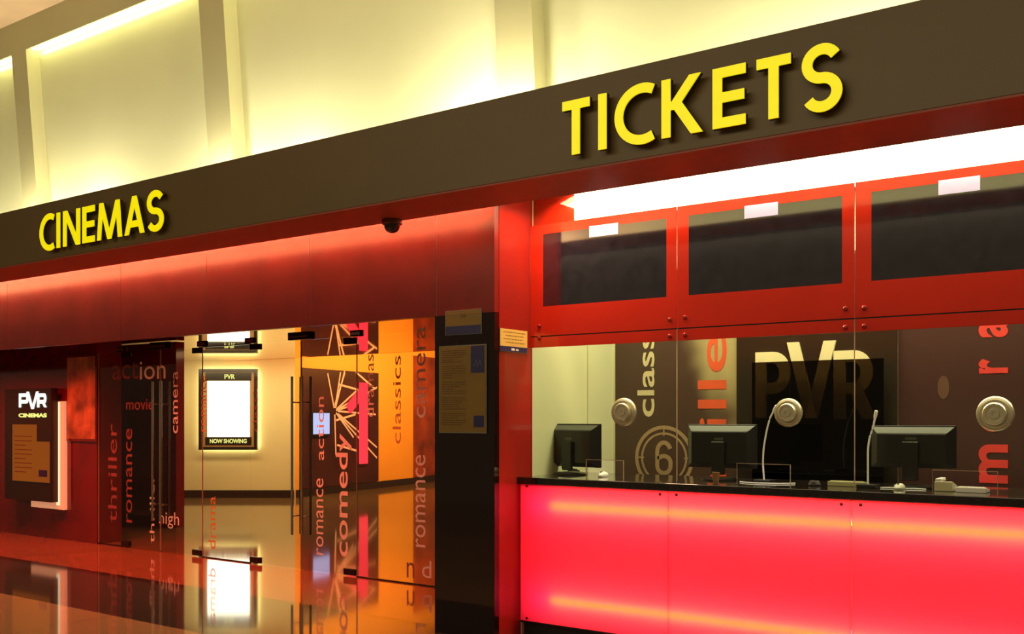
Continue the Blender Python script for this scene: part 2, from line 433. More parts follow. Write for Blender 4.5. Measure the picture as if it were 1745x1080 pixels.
# ---- security dome camera under the fascia
c = facade(4.93).hit(668, 360); X = c[0]
t = thing('security_camera', 'small black dome camera hanging under the fascia', 'camera', (X, 4.93, ZB - .085))
MB().lathe((X, 4.93, ZB), (0, 0, -1), [(.001, 0), (.068, 0), (.070, .028), (.060, .034), (.001, .034)], 28).build('mount', mat('dome_mount', (.10, .045, .02), .3), t, True)
MB().lathe((X, 4.93, ZB - .034), (0, 0, -1), [(.055, 0), (.052, .02), (.038, .042), (.018, .053), (0.0001, .055)], 28).build('dome', M['black_gloss'], t, True)
t.location.z = ZB - .089
for ch in t.children: ch.location.z += .004

# ------------------------------------------------------------------ sign letters
def arc(cx, cy, rx, ry, a0, a1, n=22):
    return [(cx + rx*math.cos(R(a0 + (a1-a0)*i/n)), cy + ry*math.sin(R(a0 + (a1-a0)*i/n))) for i in range(n+1)]
def glyph(ch, u0, u1, v0, v1, w):
    W, H = u1-u0, v1-v0; h = w/2; ov = H*.035
    if ch == 'T': return [[(u0, v1-h), (u1, v1-h)], [((u0+u1)/2, v0), ((u0+u1)/2, v1-w)]]
    if ch == 'I': return [[((u0+u1)/2, v0), ((u0+u1)/2, v1)]]
    if ch == 'E': return [[(u1, v1-h), (u0+h, v1-h), (u0+h, v0+h), (u1, v0+h)], [(u0+w, (v0+v1)/2), (u1-W*.04, (v0+v1)/2)]]
    def d(xa, ya, xb, yb, ww=w): return ('Q', [(xa-ww/2, ya), (xa+ww/2, ya), (xb+ww/2, yb), (xb-ww/2, yb)])
    if ch == 'K': return [[(u0+h, v0), (u0+h, v1)], d(u0+w*1.1, v0+H*.46, u1-w*.85, v1, w*1.25), d(u1-w*.65, v0, u0+w*1.5, v0+H*.60, w*1.3)]
    if ch == 'N': return [[(u0+h, v0), (u0+h, v1)], d(u1-h*1.2, v0, u0+h*1.2, v1, w*1.2), [(u1-h, v0), (u1-h, v1)]]
    if ch == 'M': return [d(u0+h, v0, u0+W*.17, v1), d((u0+u1)/2, v0, u0+W*.17, v1), d((u0+u1)/2, v0, u1-W*.17, v1), d(u1-h, v0, u1-W*.17, v1)]
    if ch == 'A': return [d(u0+h, v0, (u0+u1)/2, v1, w*1.05), d(u1-h, v0, (u0+u1)/2, v1, w*1.05), [(u0+W*.24, v0+H*.27), (u1-W*.24, v0+H*.27)]]
    if ch == 'C':
        rx = (W - h)/1.42; ry = H/2 - h + ov
        return [arc(u0+h+rx, (v0+v1)/2, rx, ry, 62, 298, 30)]
    if ch == 'S':
        r = (H + 2*ov - w)/4; rx = W/2 - h; cx = (u0+u1)/2; t_ = v1 + ov - h - r; b_ = v0 - ov + h + r
        return [arc(cx, t_, rx, r, 28, 262, 20) + arc(cx, b_, rx, r, 82, -152, 20)]
    if ch == 'P': return [[(u0+h, v0), (u0+h, v1)], [(u0+w, v1-h)] + arc(u1-H*.27, v1-h-H*.235, H*.27-h, H*.235, 90, -90, 14) + [(u0+w, v1-h-H*.47)]]
    if ch == 'R': return glyph('P', u0, u1-W*.05, v0, v1, w) + [d(u1-h*1.1, v0, u0+W*.50, v0+H*.50, w*1.1)]
    if ch == 'V': return [d((u0+u1)/2, v0, u0+h, v1, w*1.05), d((u0+u1)/2, v0, u1-h, v1, w*1.05)]
LF = facade(D_F - .06)
def sign(word, spans, name, label):
    v0, v1 = F_F.hit(900, 434)[1], F_F.hit(900, 524)[1]
    v0, v1 = LF.hit(900, 711-434)[1], LF.hit(900, 711-524)[1]
    u0 = F_F.hit(spans[0][0], 300)[0]; u1 = F_F.hit(spans[-1][1], 300)[0]
    t = thing(name, label, 'sign', ((u0+u1)/2, D_F - .03, v0))
    for ch, (a, b_) in zip(word, spans):
        ua, ub = LF.hit(a, 300)[0], LF.hit(b_, 300)[0]
        w_ = .048
        # returns hold the acrylic face; both are one letter with a dark side
        m = MB(); f = MB()
        for k_, st in enumerate(glyph(ch, ua, ub, v0, v1, w_)):
            m.stroke(F_F, st, w_, .028, .052, .003); f.stroke(F_F, st, w_, .0521, .060 + .0007*k_)
        lt = m.build('letter', M['letter_side'], t); lt['label'] = 'letter %s with dark sides' % ch
        # standoffs
        P0 = glyph(ch, ua, ub, v0, v1, w_)[0]
        if P0[0] == 'Q': P0 = [((P0[1][0][0]+P0[1][1][0])/2, v0), ((P0[1][2][0]+P0[1][3][0])/2, v1)]
        for p in (P0[0], P0[-1]):
            du = (P0[1][0]-P0[0][0], P0[1][1]-P0[0][1]) if p is P0[0] else (P0[-2][0]-P0[-1][0], P0[-2][1]-P0[-1][1])
            k = .03/max(1e-6, math.hypot(*du))
            c0 = (p[0] + du[0]*k, p[1] + du[1]*k); MB().tube([F_F.pt(*c0, 0), F_F.pt(*c0, .029)], .008, 8).build('standoff', M['letter_side'], lt)
        f.build('letter_face', M['yellow'], lt)
    return t
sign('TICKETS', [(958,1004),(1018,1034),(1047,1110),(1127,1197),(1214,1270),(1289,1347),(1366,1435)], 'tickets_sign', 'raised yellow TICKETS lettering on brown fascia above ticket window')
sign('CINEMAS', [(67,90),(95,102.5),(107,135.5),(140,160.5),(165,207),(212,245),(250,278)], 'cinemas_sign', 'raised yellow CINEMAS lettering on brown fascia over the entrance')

# ------------------------------------------------------------------ ticket window
zj, zr, zbt = 2.03, 1.955, 2.794
seams = [912, 1155, 1458, 1800]
SX = [F_T.hit(x, 700)[0] for x in seams]; SX[0] = XP + .002; SX[3] = XR
boards = [(927, 1137), (1175, 1436), (1486, 2010)]
zt_, zb_ = 2.729, 2.234
labels_px = [((1006, 1055), (383, 402)), ((1270, 1327), (348, 370)), ((1600, 1671), (304, 329))]
desc = ['leftmost', 'middle', 'rightmost']
for i in range(3):
    u0, u1 = SX[i] + .003, SX[i+1] - .003
    t = thing('red_glass_panel', desc[i] + ' red glass panel holding a black display board above ticket window', 'panel', ((u0+u1)/2, D_T, zj + .004), 'red panels over the ticket window')
    ba, bb = F_T.hit(boards[i][0], 450)[0], F_T.hit(boards[i][1], 450)[0]
    f = MB()
    f.slab(F_T, u0, zj+.004, u1, zb_, 0, .012).slab(F_T, u0, zt_, u1, zbt, 0, .012)
    f.slab(F_T, u0, zb_, ba, zt_, 0, .012).slab(F_T, bb, zb_, u1, zt_, 0, .012)
    f.build('red_film', M['red'], t)
    MB().slab(F_T, ba, zb_, bb, zt_, 0, .011).build('display_board', M['board'], t)
    MB().slab(F_T, u0, zbt, u1, 3.04, .002, .010).build('clear_strip', M['paneb'], t)
    MB().slab(F_T, u0, zj - .004, u1, zj + .004, -.006, .004).build('gasket', M['kick'], t)
    for bx, by in (((921, 556),), ((1143, 545), (1169, 541)), ((1442, 526), (1474, 525)), ())[i:i+1][0] and [p for p in ((921,556),(1143,545),(1169,541),(1442,526),(1474,525)) if u0 < F_T.hit(*p)[0] < u1]:
        u, v = F_T.hit(bx, by)
        MB().lathe(F_T.pt(u, v, .012), (0, -1, 0), [(.014, 0), (.014, .006), (.008, .010), (.0001, .010)], 16).build('bolt', M['bolt'], t)
    (a, b_), (c0, d0) = labels_px[i]
    r = F_T.box(a, c0, b_, d0)
    s = MB().slab(F_T, r[0], r[1], r[2], r[3], .0125, .014).build('paper_label', M['paper'])
    tag(s, 'lilac paper label stuck on the %s black display board' % desc[i], 'label', 'paper labels on the display boards')
# white light box seen through the clear strip
ul = F_T.hit(975, 350)[0]
t = thing('light_box', 'long glowing white light box above the red panels', 'light box', ((ul+XR)/2, D_T + .1, zbt))
MB().box(ul, XR, D_T + .03, D_T + .045, zbt - .01, 3.045).build('diffuser', M['white_e'], t)
MB().box(ul, XR, D_T + .045, D_T + .18, zbt - .01, 3.045).build('housing', M['white'], t)
MB().box(XP + .002, ul - .004, D_T + .03, D_T + .045, zbt - .01, 3.045).build('wall_infill', M['red']).__setitem__('kind', 'structure')
area('ticket_trough_light', ((ul+XR)/2, 5.58, 3.0), (0, 0, 0), XR - ul, .05, 60, (1, .80, .50))
area('return_trough_light', (XP + .3, 5.40, 2.99), (0, R(-20), 0), .25, .3, 16, (1, .55, .32))

# lower panes with their transaction openings
ctop = 1.071
cut = [(1000, 1063, 785), (1257, 1347, 792), (1590, 1700, 804)]
disc_px = [(1065, 702, 24), (1345, 703, 24.5), (1697, 705, 30)]
for i in range(3):
    u0, u1 = SX[i] + .003, SX[i+1] - .003
    z0, z1 = ctop + .001, zj - .004
    ca, cb = F_T.hit(cut[i][0], 800)[0], F_T.hit(cut[i][1], 800)[0]; cz = F_T.hit(cut[i][1], cut[i][2])[1]
    t = thing('window_%d' % (i+1), desc[i] + ' clear ticket window pane with red band on top', 'window', ((u0+u1)/2, D_T, z0))
    t['kind'] = 'structure'; del t['category']
    MB().prism(F_T, [(u0, z0), (ca, z0), (ca, cz), (cb, cz), (cb, z0), (u1, z0), (u1, zr), (u0, zr)], 0, .010).build('glass_pane', M['paneb'], t)
    MB().slab(F_T, u0, zr, u1, z1, 0, .012).build('red_band', M['red'], t)
    e = MB(); k = .0022
    e.slab(F_T, ca-k, z0, ca, cz+k, 0, .0105).slab(F_T, cb, z0, cb+k, cz+k, 0, .0105).slab(F_T, ca, cz, cb, cz+k, 0, .0105)
    e.slab(F_T, u1-.002, z0, u1+.0008, 3.0 if False else z1, .0005, .0125)
    e.build('polished_edge', M['edge'], t)
    for p in ((921,576),(1143,573),(1169,571),(1442,558),(1474,556)):
        u, v = F_T.hit(*p)
        if u0 < u < u1:
            MB().lathe(F_T.pt(u, v, .012), (0, -1, 0), [(.014, 0), (.014, .006), (.008, .010), (.0001, .010)], 16).build('bolt', M['bolt'], t)
    # speaking disc clamped in the glass
    cx_, cy_, rp = disc_px[i]; u, v = F_T.hit(cx_, cy_)
    r = rp / FPX * D_T / ray(cx_, cy_).y
    d = thing('speaking_grille', 'round metal speaking grille in the %s ticket pane' % desc[i], 'grille', F_T.pt(u, v - r, .03), 'speaking grilles in the ticket glass')
    cc = F_T.pt(u, v, .010)
    MB().lathe(cc, (0, -1, 0), [(.001, 0), (r, 0), (r, .010), (r*.93, .018), (r*.80, .020), (r*.78, .015), (r*.66, .015)], 40).build('outer_ring', M['disc'], d, True)
    MB().lathe(cc, (0, -1, 0), [(r*.66, .012), (r*.64, .036), (r*.58, .042), (r*.46, .042), (r*.44, .036), (r*.30, .036), (r*.28, .042), (r*.12, .042), (r*.10, .038), (.0001, .038)], 40).build('inner_dome', M['disc'], d, True)

# ------------------------------------------------------------------ ticket counter
XC = F_C.hit(885, 900)[0]
t = thing('ticket_counter', 'glowing red backlit ticket counter under the granite top', 'counter', ((XC+XR)/2, D_C + .2, 0))
cz0, cz1 = .095, 1.022
cs = [887, 1139, 1451, 1800]; CXs = [F_C.hit(x, 900)[0] for x in cs]; CXs[3] = XR
for i in range(3):
    p = MB().box(CXs[i] + (.0 if i == 0 else .0015), CXs[i+1] - .0015, D_C, D_C + .008, cz0, cz1).build('light_panel', M['acrylic'], t)
    if i == 0: p['label'] = 'glowing red front panel'
for x, y in ((898, 828), (1125, 842), (1153, 843), (1434, 859), (1467, 860), (898, 1053)):
    u, v = F_C.hit(x, y)
    MB().lathe(F_C.pt(u, v, 0), (0, -1, 0), [(.009, 0), (.009, .006), (.0001, .008)], 14).build('bolt', M['dbolt'], t)
cb = MB().box(XC, XR, D_C + .30, D_C + .32, 0.0, cz1).box(XC, XC + .012, D_C + .010, D_C + .30, 0, cz1).box(XR - .02, XR, D_C + .01, D_C + .30, 0, cz1)
cb.box(XC + .012, XR - .02, D_C + .010, D_C + .30, cz1 - .012, cz1 + .001)
cb.build('cabinet', mat('pink_inner_paint', (.85, .30, .34), .8), t)
MB().box(XC + .02, XR, D_C + .03, D_C + .05, 0, .083).box(XC, XR, D_C, D_C + .30, .083, .095).build('kick_plate', M['kick'], t)
zt1 = F_C.hit(1200, 878)[1]; zt2 = F_C.hit(1000, 1030)[1]
for z in (zt1, zt2):
    MB().tube([(XC + .26, D_C + .036, z), (XR - .05, D_C + .036, z)], .008, 10).build('fluorescent_or_halo_tube', M['tube_o'], t)
    MB().tube([(XC + .10, D_C + .12, z), (XR - .05, D_C + .12, z)], .02, 10).build('fluorescent_or_halo_tube', M['tube_p'], t)  # deeper pink tube, added to widen the halo on the panel
xo = F_C.hit(881, 812)[0]
wt = MB().box(xo, XR, D_C - .035, 6.28, 1.024, ctop)
tag(wt.build('countertop', M['granite'], bevel=.003), 'long polished black granite countertop running through the ticket glass', 'countertop')

# ------------------------------------------------------------------ booth interior
struct(MB().box(XP - .03, XP, D_T + .02, D_BW, 0, 3.05).build('wall_booth_side', M['cream']), 'cream side wall inside the ticket booth')
us, vs = Plane((XP, 0, 0), (0, 1, 0), (0, 0, 1)).hit(1000, 700)
struct(MB().box(XP, XP + .012, us, D_BW, 0, 3.04).build('wall_booth_lining', M['cream']))
struct(MB().box(XP - .03, XR, D_BW, D_BW + .08, 0, 3.05).build('wall_booth_back', M['cream']))
struct(MB().box(XP, XR, D_T + .18, D_BW, 3.045, 3.10).build('ceiling_booth', M['cream']))
def bw(x, y): return F_BW.hit(x, y)
zp0, zp1 = .75, 2.6
# poster one
pa, pb, pc, pd = bw(1049, 700)[0], bw(1257, 700)[0], bw(1531, 700)[0], XR - .35
KEEP['origin'] = False
pm = print_mat('film_leader_print', (.060, .030, .020), (.42, .36, .17), (1.0, .40), .92, .42, 2.2)
def flat_thing(name, label, cat, u0, u1, m, th=.006):
    t = thing(name, label, cat, ((u0+u1)/2, D_BW - .003, zp0))
    MB().slab(F_BW, u0, zp0, u1, zp1, .0005, th).build('board', m, t)
    return t
t = flat_thing('film_poster', 'brown booth poster reading classics and thriller with countdown ring', 'poster', pa, pb, pm)
text_part('classics', F_BW, (bw(1087, 700)[0], bw(1100, 710)[1], bw(1116, 700)[0], bw(1100, 711-(711-583)*1.75)[1]), M['cream_print'], t, True, .007, bold=.012)
text_part('thriller', F_BW, (bw(1190, 700)[0], bw(1212, 1035-110)[1], bw(1239, 700)[0], bw(1212, 505)[1]), M['red_print'], t, True, .007, bold=.006)
c = bw(1132, 780); rr = (bw(1179, 780)[0] - bw(1085, 780)[0])/2
m = MB(); m.ribbon(F_BW, [(c[0]+rr*math.cos(a*math.pi/24), c[1]+rr*math.sin(a*math.pi/24)) for a in range(48)], rr*.12, .0065, .008, True)
m.ribbon(F_BW, [(c[0]+rr*.80*math.cos(a*math.pi/24), c[1]+rr*.80*math.sin(a*math.pi/24)) for a in range(48)], rr*.07, .0065, .008, True)
for a in range(4):
    ca_, sa_ = math.cos(a*math.pi/2), math.sin(a*math.pi/2)
    m.ribbon(F_BW, [(c[0]+ca_*rr*.72, c[1]+sa_*rr*.72), (c[0]+ca_*rr*1.06, c[1]+sa_*rr*1.06)], rr*.05, .008, .0088)
# numeral 6
m.ribbon(F_BW, arc(c[0], c[1]+rr*.20, rr*.24, rr*.30, 20, 180, 14) + [(c[0]-rr*.24, c[1]-rr*.2)] + arc(c[0], c[1]-rr*.26, rr*.24, rr*.24, 180, 360, 12) + arc(c[0], c[1]-rr*.14, rr*.24, rr*.20, 0, 150, 10), rr*.14, .0065, .008)
m.build('countdown_ring', M['ring'], t)
# PVR panel
t = flat_thing('logo_panel', 'black booth wall panel with large cream PVR letters', 'sign', pb + .004, pc - .004, M['pvrblack'], .03)
PV = facade(D_BW - .03)
def q(x, y): return PV.hit(x, y)
zl1 = q(1340, 598)[1]; zl0 = q(1340, 711)[1]
def letter(ch, xa, xb, za, zb, w_):
    m = MB()
    for st in glyph(ch, q(xa, 700)[0], q(xb, 700)[0], za, zb, w_): m.stroke(PV, st, w_, .0005, .022)
    m.build('letter', M['pvrcream'], t)
letter('P', 1289, 1348, q(1310, 712)[1], q(1310, 600)[1], .078)
letter('V', 1343, 1425, q(1380, 712)[1], q(1380, 582)[1], .078)
letter('R', 1422, 1492, q(1450, 714)[1], q(1450, 597)[1], .078)
SM = facade(D_BW - .12); zs = SM.hit(1390, 614)[1]  # added tinted sheet imitates the hard shadow across the lower letters
s = thing('shade_sheet', 'added dark sheet standing in for shade on the PVR letters', 'screen', (SM.hit(1390, 700)[0], D_BW - .12, .75))
MB().slab(SM, SM.hit(1282, 700)[0], .75, SM.hit(1506, 700)[0], zs, 0, .006).build('dark_sheet', M['letter_shade'], s)
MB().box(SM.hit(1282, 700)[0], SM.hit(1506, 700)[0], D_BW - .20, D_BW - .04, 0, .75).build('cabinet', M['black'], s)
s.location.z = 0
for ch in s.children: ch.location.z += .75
# poster two
pm2 = print_mat('cinema_print', (.050, .018, .014), (.30, .17, .07), (1.0, .3), 1.25, .6, 2.6)
t = flat_thing('cinema_poster', 'dark brown booth poster with red vertical camera lettering', 'poster', pc, pd + .3, pm2)
for ch, ya, yb in (('m', 757, 823), ('e', 684, 736), ('r', 611, 636), ('a', 543, 575)):
    text_part(ch, F_BW, (bw(1668, 700)[0], bw(1694, yb)[1], bw(1718, 700)[0], bw(1694, ya)[1]), M['maroon_print'], t, True, .007, bold=.03)
m = MB(); cc = bw(1608, 660); m.prism(F_BW, [(cc[0]+.035*math.cos(k*math.pi/12), cc[1]+.075*math.sin(k*math.pi/12)) for k in range(24)], .006, .0075)
m.build('projector_glow_print', mat('tan_spot_print', (.12, .06, .032), .5), t)
for ch_ in t.children: pass

# ------------------------------------------------------------------ things on the countertop
def monitor(px0, px1, ytop, ybot, D, label, yaw=0.0, grill=False):
    pl = facade(D); u0, u1 = pl.hit(px0, 740)[0], pl.hit(px1, 740)[0]; z1 = pl.hit((px0+px1)/2, ytop)[1]; z0 = pl.hit((px0+px1)/2, ybot)[1]
    W = u1-u0; H = z1-z0; xc = (u0+u1)/2
    t = thing('computer_monitor', label, 'monitor', (0, 0, 0), 'monitors on the ticket counter')
    # built around the origin facing staff (+Y), then placed
    m = MB().box(-W/2, W/2, -.01, .012, z0-ctop, z1-ctop)
    m.build('bezel', M['black'], t, bevel=.004)
    MB().box(-W/2+.015, W/2-.015, .0122, .0132, z0-ctop+.02, z1-ctop-.018).build('screen', M['board'], t)
    i = .10*W
    a = [(-W/2+.004, z0-ctop+.004), (W/2-.004, z0-ctop+.004), (W/2-.004, z1-ctop-.006), (-W/2+.004, z1-ctop-.006)]
    bq = [(-W/2+i, z0-ctop+.03), (W/2-i, z0-ctop+.03), (W/2-i, z1-ctop-.050), (-W/2+i, z1-ctop-.050)]
    MB().hexa([(x, -.0102, z) for x, z in a] + [(x, -.052, z) for x, z in bq]).build('back_cover', M['black'], t, bevel=.003)
    sl = MB()
    def lerp(k, s_): return (a[k][0]+(bq[k][0]-a[k][0])*s_, -.0102-.0418*s_ - .001, a[k][1]+(bq[k][1]-a[k][1])*s_ + .001)
    v = [sl.bm.verts.new(p) for p in (lerp(3, .12), lerp(2, .12), lerp(2, .88), lerp(3, .88))]; sl.bm.faces.new(v)
    bmesh.ops.extrude_face_region(sl.bm, geom=sl.bm.faces[:])
    for vv in list(sl.bm.verts)[:4]: vv.co.y += .002
    sl.build('top_vent', M['black_lip'], t)
    MB().box(-.045, .045, -.075, -.052, .02+(z0-ctop)*.2, (z0+z1)/2-ctop+.03).build('stand_neck', M['black'], t, bevel=.006)
    MB().lathe((0, -.03, 0), (0, 0, 1), [(.001, 0), (.12, 0), (.12, .008), (.10, .016), (.03, .022), (.001, .022)], 30).build('stand_base', M['black'], t, True)
    MB().box(-.03, .03, -.0535, -.0522, (z0+z1)/2-ctop+.04, (z0+z1)/2-ctop+.055).build('badge', M['black_lip'], t)
    t.location = (xc, D, ctop + .0005); t.rotation_euler.z = yaw
    return t
monitor(926, 1030, 722, 795, 5.98, 'black computer monitor in front of the cream booth wall', R(-10))
monitor(1173, 1290, 723, 797, 6.02, 'black computer monitor below the red thriller lettering')
monitor(1485, 1630, 725, 797, 5.98, 'black computer monitor nearest the right edge of the counter')
def mic(xb, yb, pts, D, label):
    pl = facade(D); u = pl.hit(xb, yb)[0]
    t = thing('gooseneck_microphone', label, 'microphone', (u, D, ctop + .0005), 'gooseneck microphones on the counter')
    MB().box(u-.055, u+.055, D-.04, D+.05, ctop+.0005, ctop+.022).build('base', M['black'], t, bevel=.004)
    w = [pl.hit(*p) for p in pts]; P = [(u, D, ctop+.022)] + [(a, D, b_) for a, b_ in w]
    Q = []
    for k in range(len(P)-1):
        for s_ in range(6):
            f = s_/6; Q.append(Vector(P[k]).lerp(Vector(P[k+1]), f))
    Q.append(Vector(P[-1]))
    for _ in range(3): Q = [Q[0]] + [(Q[k-1]+Q[k]*2+Q[k+1])/4 for k in range(1, len(Q)-1)] + [Q[-1]]
    MB().tube(Q, .0055, 8).build('gooseneck', M['whitec'], t, True)
    d = (Q[-1]-Q[-3]).normalized()
    MB().tube([Q[-1]-d*.005, Q[-1]+d*.012, Q[-1]+d*.04, Q[-1]+d*.045], [.006, .010, .010, .004], 12).build('capsule', M['whitec'], t, True)
mic(1302, 802, [(1300, 790), (1301, 765), (1306, 735), (1312, 712), (1318, 701)], 5.86, 'white gooseneck microphone beside the middle speaking grille')
mic(1479, 808, [(1479, 792), (1479, 765), (1482, 745), (1488, 728), (1491, 712)], 5.80, 'white gooseneck microphone left of the rightmost monitor')
def at(D, x, y): return facade(D).hit(x, y)[0]
def cable(name, label, pts, D, r=.003):
    P = [Vector((at(D, x, y), D + dy, ctop + .0042 + h)) for x, y, dy, h in pts]; Q = []
    for k in range(len(P)-1):
        for s_ in range(5): Q.append(P[k].lerp(P[k+1], s_/5))
    Q.append(P[-1])
    for _ in range(3): Q = [Q[0]] + [(Q[k-1]+Q[k]*2+Q[k+1])/4 for k in range(1, len(Q)-1)] + [Q[-1]]
    tag(MB().tube(Q, r, 8).build(name, M['whitec'], None, True), label, 'cable')
cable('white_cable', 'pale cable curving around the left microphone base', [(1262, 800, -.01, 0), (1280, 800, -.07, 0), (1302, 800, -.085, 0), (1330, 800, -.06, 0), (1346, 798, 0, 0), (1352, 790, .03, 0)], 5.86)
cable('white_cable', 'pale cable lying between the two right microphones and telephone', [(1500, 815, 0, 0), (1516, 820, .03, 0), (1540, 820, -.02, 0), (1562, 815, .02, 0), (1578, 815, .0, 0)], 5.82)
def mouse(x, D, label, m):
    u = at(D, x, 800)
    t = thing('computer_mouse', label, 'mouse', (u, D, ctop + .0005), 'mice on the counter')
    b = MB(); b.lathe((0, 0, 0), (0, 0, 1), [(.001, 0), (.032, 0), (.035, .010), (.030, .022), (.018, .032), (.0001, .036)], 20)
    for v in b.bm.verts: v.co = Vector((v.co.x*.85 + u, v.co.y*1.5 + D, v.co.z + ctop + .0005))
    b.build('shell', m, t, True)
    MB().box(u-.003, u+.003, D-.035, D-.008, ctop+.026, ctop+.036).build('scroll_wheel', M['black'], t)
mouse(1028, 5.86, 'white mouse beside the leftmost monitor', M['white'])
mouse(1533, 5.78, 'white mouse in front of the rightmost monitor', M['white'])
def keyboard(xa, xb, D, label, m, dy=.13):
    u0, u1 = at(D, xa, 800), at(D, xb, 800); z = ctop + .0005
    t = thing('keyboard', label, 'keyboard', ((u0+u1)/2, D, z), 'keyboards on the counter')
    MB().hexa([(u0, D, z), (u1, D, z), (u1, D+dy, z), (u0, D+dy, z), (u0, D, z+.028), (u1, D, z+.028), (u1, D+dy, z+.014), (u0, D+dy, z+.014)]).build('case', m, t, bevel=.003)
    k = MB(); n = 14
    for r_ in range(4):
        for c_ in range(n):
            x0 = u0+.012+(u1-u0-.024)*c_/n; y0 = D+.014+(dy-.028)*r_/4; zz = z+.029-.014*(y0-D)/dy
            k.box(x0, x0+(u1-u0-.024)/n*.86, y0, y0+(dy-.028)/4*.84, zz-.004, zz+.004)
    k.build('keys', m, t)['kind'] = 'stuff'
keyboard(1410, 1474, 5.84, 'ivory keyboard between the two right monitors', M['ivory'], .12)
keyboard(1628, 1680, 5.74, 'pale keyboard at the right end of the counter', M['white'], .12)
keyboard(938, 976, 6.14, 'dark keyboard behind the leftmost monitor', M['black'], .1)
# card terminal / telephone
D = 5.76; u0, u1 = at(D, 1592, 815), at(D, 1624, 815); z = ctop + .0005
t = thing('telephone', 'ivory desk telephone before the rightmost monitor', 'telephone', ((u0+u1)/2, D, z))
MB().hexa([(u0, D, z), (u1, D, z), (u1, D+.13, z), (u0, D+.13, z), (u0, D, z+.055), (u1, D, z+.055), (u1, D+.13, z+.025), (u0, D+.13, z+.025)]).build('body', M['ivory'], t, bevel=.005)
MB().box(u0+.004, u0+.035, D+.004, D+.126, z+.052, z+.070).build('handset', M['white'], t, bevel=.006)
D = 5.80; u0, u1 = at(D, 1000, 795), at(D, 1012, 795)
u = at(5.84, 1220, 800); t = thing('paper_cup', 'small tan paper cup below the middle monitor', 'cup', (u, 5.84, ctop+.0005))
MB().lathe((u, 5.84, ctop+.0005), (0, 0, 1), [(.001, 0), (.018, 0), (.024, .055), (.026, .057), (.022, .055), (.016, .004), (.001, .004)], 20).build('cup_body', mat('tan_paper', (.32, .13, .06), .6), t, True)
u = at(5.80, 1388, 805); t = thing('cash_coil', 'coiled dark cord left of the ivory keyboard', 'cord', (u, 5.80, ctop+.0005))
Q = [(u+.035*math.cos(k*.5)*(1-k*.006), 5.80+.03*math.sin(k*.5), ctop+.005+k*.0004) for k in range(60)]
MB().tube(Q, .004, 6).build('cord_loop', mat('grey_cord', (.09, .08, .10), .5), t, True); t.name = 'coiled_cord'
# thin wire arm on left monitor
MB()

# ------------------------------------------------------------------ signs on the pier and the return wall
def notice(name, label, pl, rect_px, split, m_top, m_bot, logo, lines):
    r = pl.box(*rect_px); t = thing(name, label, 'sign', pl.pt((r[0]+r[2])/2, r[1], .005))
    zs = r[1] + (r[3]-r[1])*split
    MB().slab(pl, r[0], r[1], r[2], r[3], .001, .008).build('plate', M['steel'], t)
    MB().slab(pl, r[0]+.004, zs, r[2]-.006, r[3]-.003, .008, .0095).build('yellow_field', m_top, t)
    MB().slab(pl, r[0]+.004, r[1]+.002, r[2]-.006, zs-.0005, .008, .0095).build('navy_band', m_bot, t)
    W, H = r[2]-r[0], r[3]-zs
    k = MB()
    for i in range(lines):
        z = zs + H*(.80 - .58*i/max(1, lines-1)); a = .12 + .08*(i % 2)
        x = r[0] + W*a
        while x < r[2] - W*(.12 + .10*((i*7) % 3)/2):
            ww = W*random.uniform(.04, .12); k.slab(pl, x, z-.003, min(x+ww, r[2]-W*.1), z+.003, .0095, .0102); x += ww + W*.02
    if lines: k.build('fine_print', M['ink'], t)
    if logo:
        k = MB(); k.slab(pl, r[0]+W*.40, r[1]+(zs-r[1])*.30, r[0]+W*.52, r[1]+(zs-r[1])*.7, .0095, .0102).slab(pl, r[0]+W*.56, r[1]+(zs-r[1])*.3, r[0]+W*.66, r[1]+(zs-r[1])*.62, .0095, .0102)
        k.build('logo', M['white'], t)
    return t, r
nt_, r = notice('notice_plate', 'small yellow and navy notice on the black pier', F_1, (760, 528, 822, 570), .36, M['sign_bg'], M['sign_b'], False, 1)
k = MB(); W = r[2]-r[0]; zc_ = r[1]+(r[3]-r[1])*.74
k.ribbon(F_1, [(r[0]+W*.46, zc_+.012), (r[0]+W*.46, zc_-.012)], .006, .0095, .0103).ribbon(F_1, [(r[0]+W*.50, zc_+.012), (r[0]+W*.53, zc_-.004), (r[0]+W*.56, zc_+.012)], .006, .0095, .0103)
k.build('emblem', M['sign_ink'], nt_)
RW = Plane((XP, 0, 0), (0, 1, 0), (0, 0, 1))
a0, a1 = RW.hit(850, 600)[0], RW.hit(897.5, 600)[0]; zt0, zt1 = RW.hit(850, 598)[1], RW.hit(850, 558)[1]
class _R:  # rectangle given directly
    pass
RWb = Plane((XP, 0, 0), (0, 1, 0), (0, 0, 1)); RWb.box = lambda *a: (a0, zt0, a1, zt1)
notice('notice_plate', 'bright yellow and navy notice on the red return wall', RWb, (0, 0, 0, 0), .24, M['sign_y'], M['sign_b'], True, 4)
r = F_1.box(750, 588, 831, 738); t = thing('information_board', 'tall bronze information board with lines of text on black pier', 'sign', F_1.pt((r[0]+r[2])/2, r[1], .008))
MB().slab(F_1, r[0], r[1], r[2], r[3], .001, .012).build('plate', M['steel'], t)
MB().slab(F_1, r[0]+.006, r[1]+.008, r[2]-.008, r[3]-.006, .012, .0135).build('face', M['sign_bg'], t)
W, H = r[2]-r[0], r[3]-r[1]; k = MB()
for i in range(34):
    z = r[3] - H*(.06 + .87*i/34); x = r[0]+W*.07; end = r[0]+W*random.choice((.50, .56, .58, .44, .58, .30))
    if i % 7 == 6: continue
    while x < end:
        ww = W*random.uniform(.03, .09); k.slab(F_1, x, z-.0025, min(x+ww, end), z+.0025, .0135, .0142); x += ww + W*.014
k.build('lettering', M['sign_ink'], t)
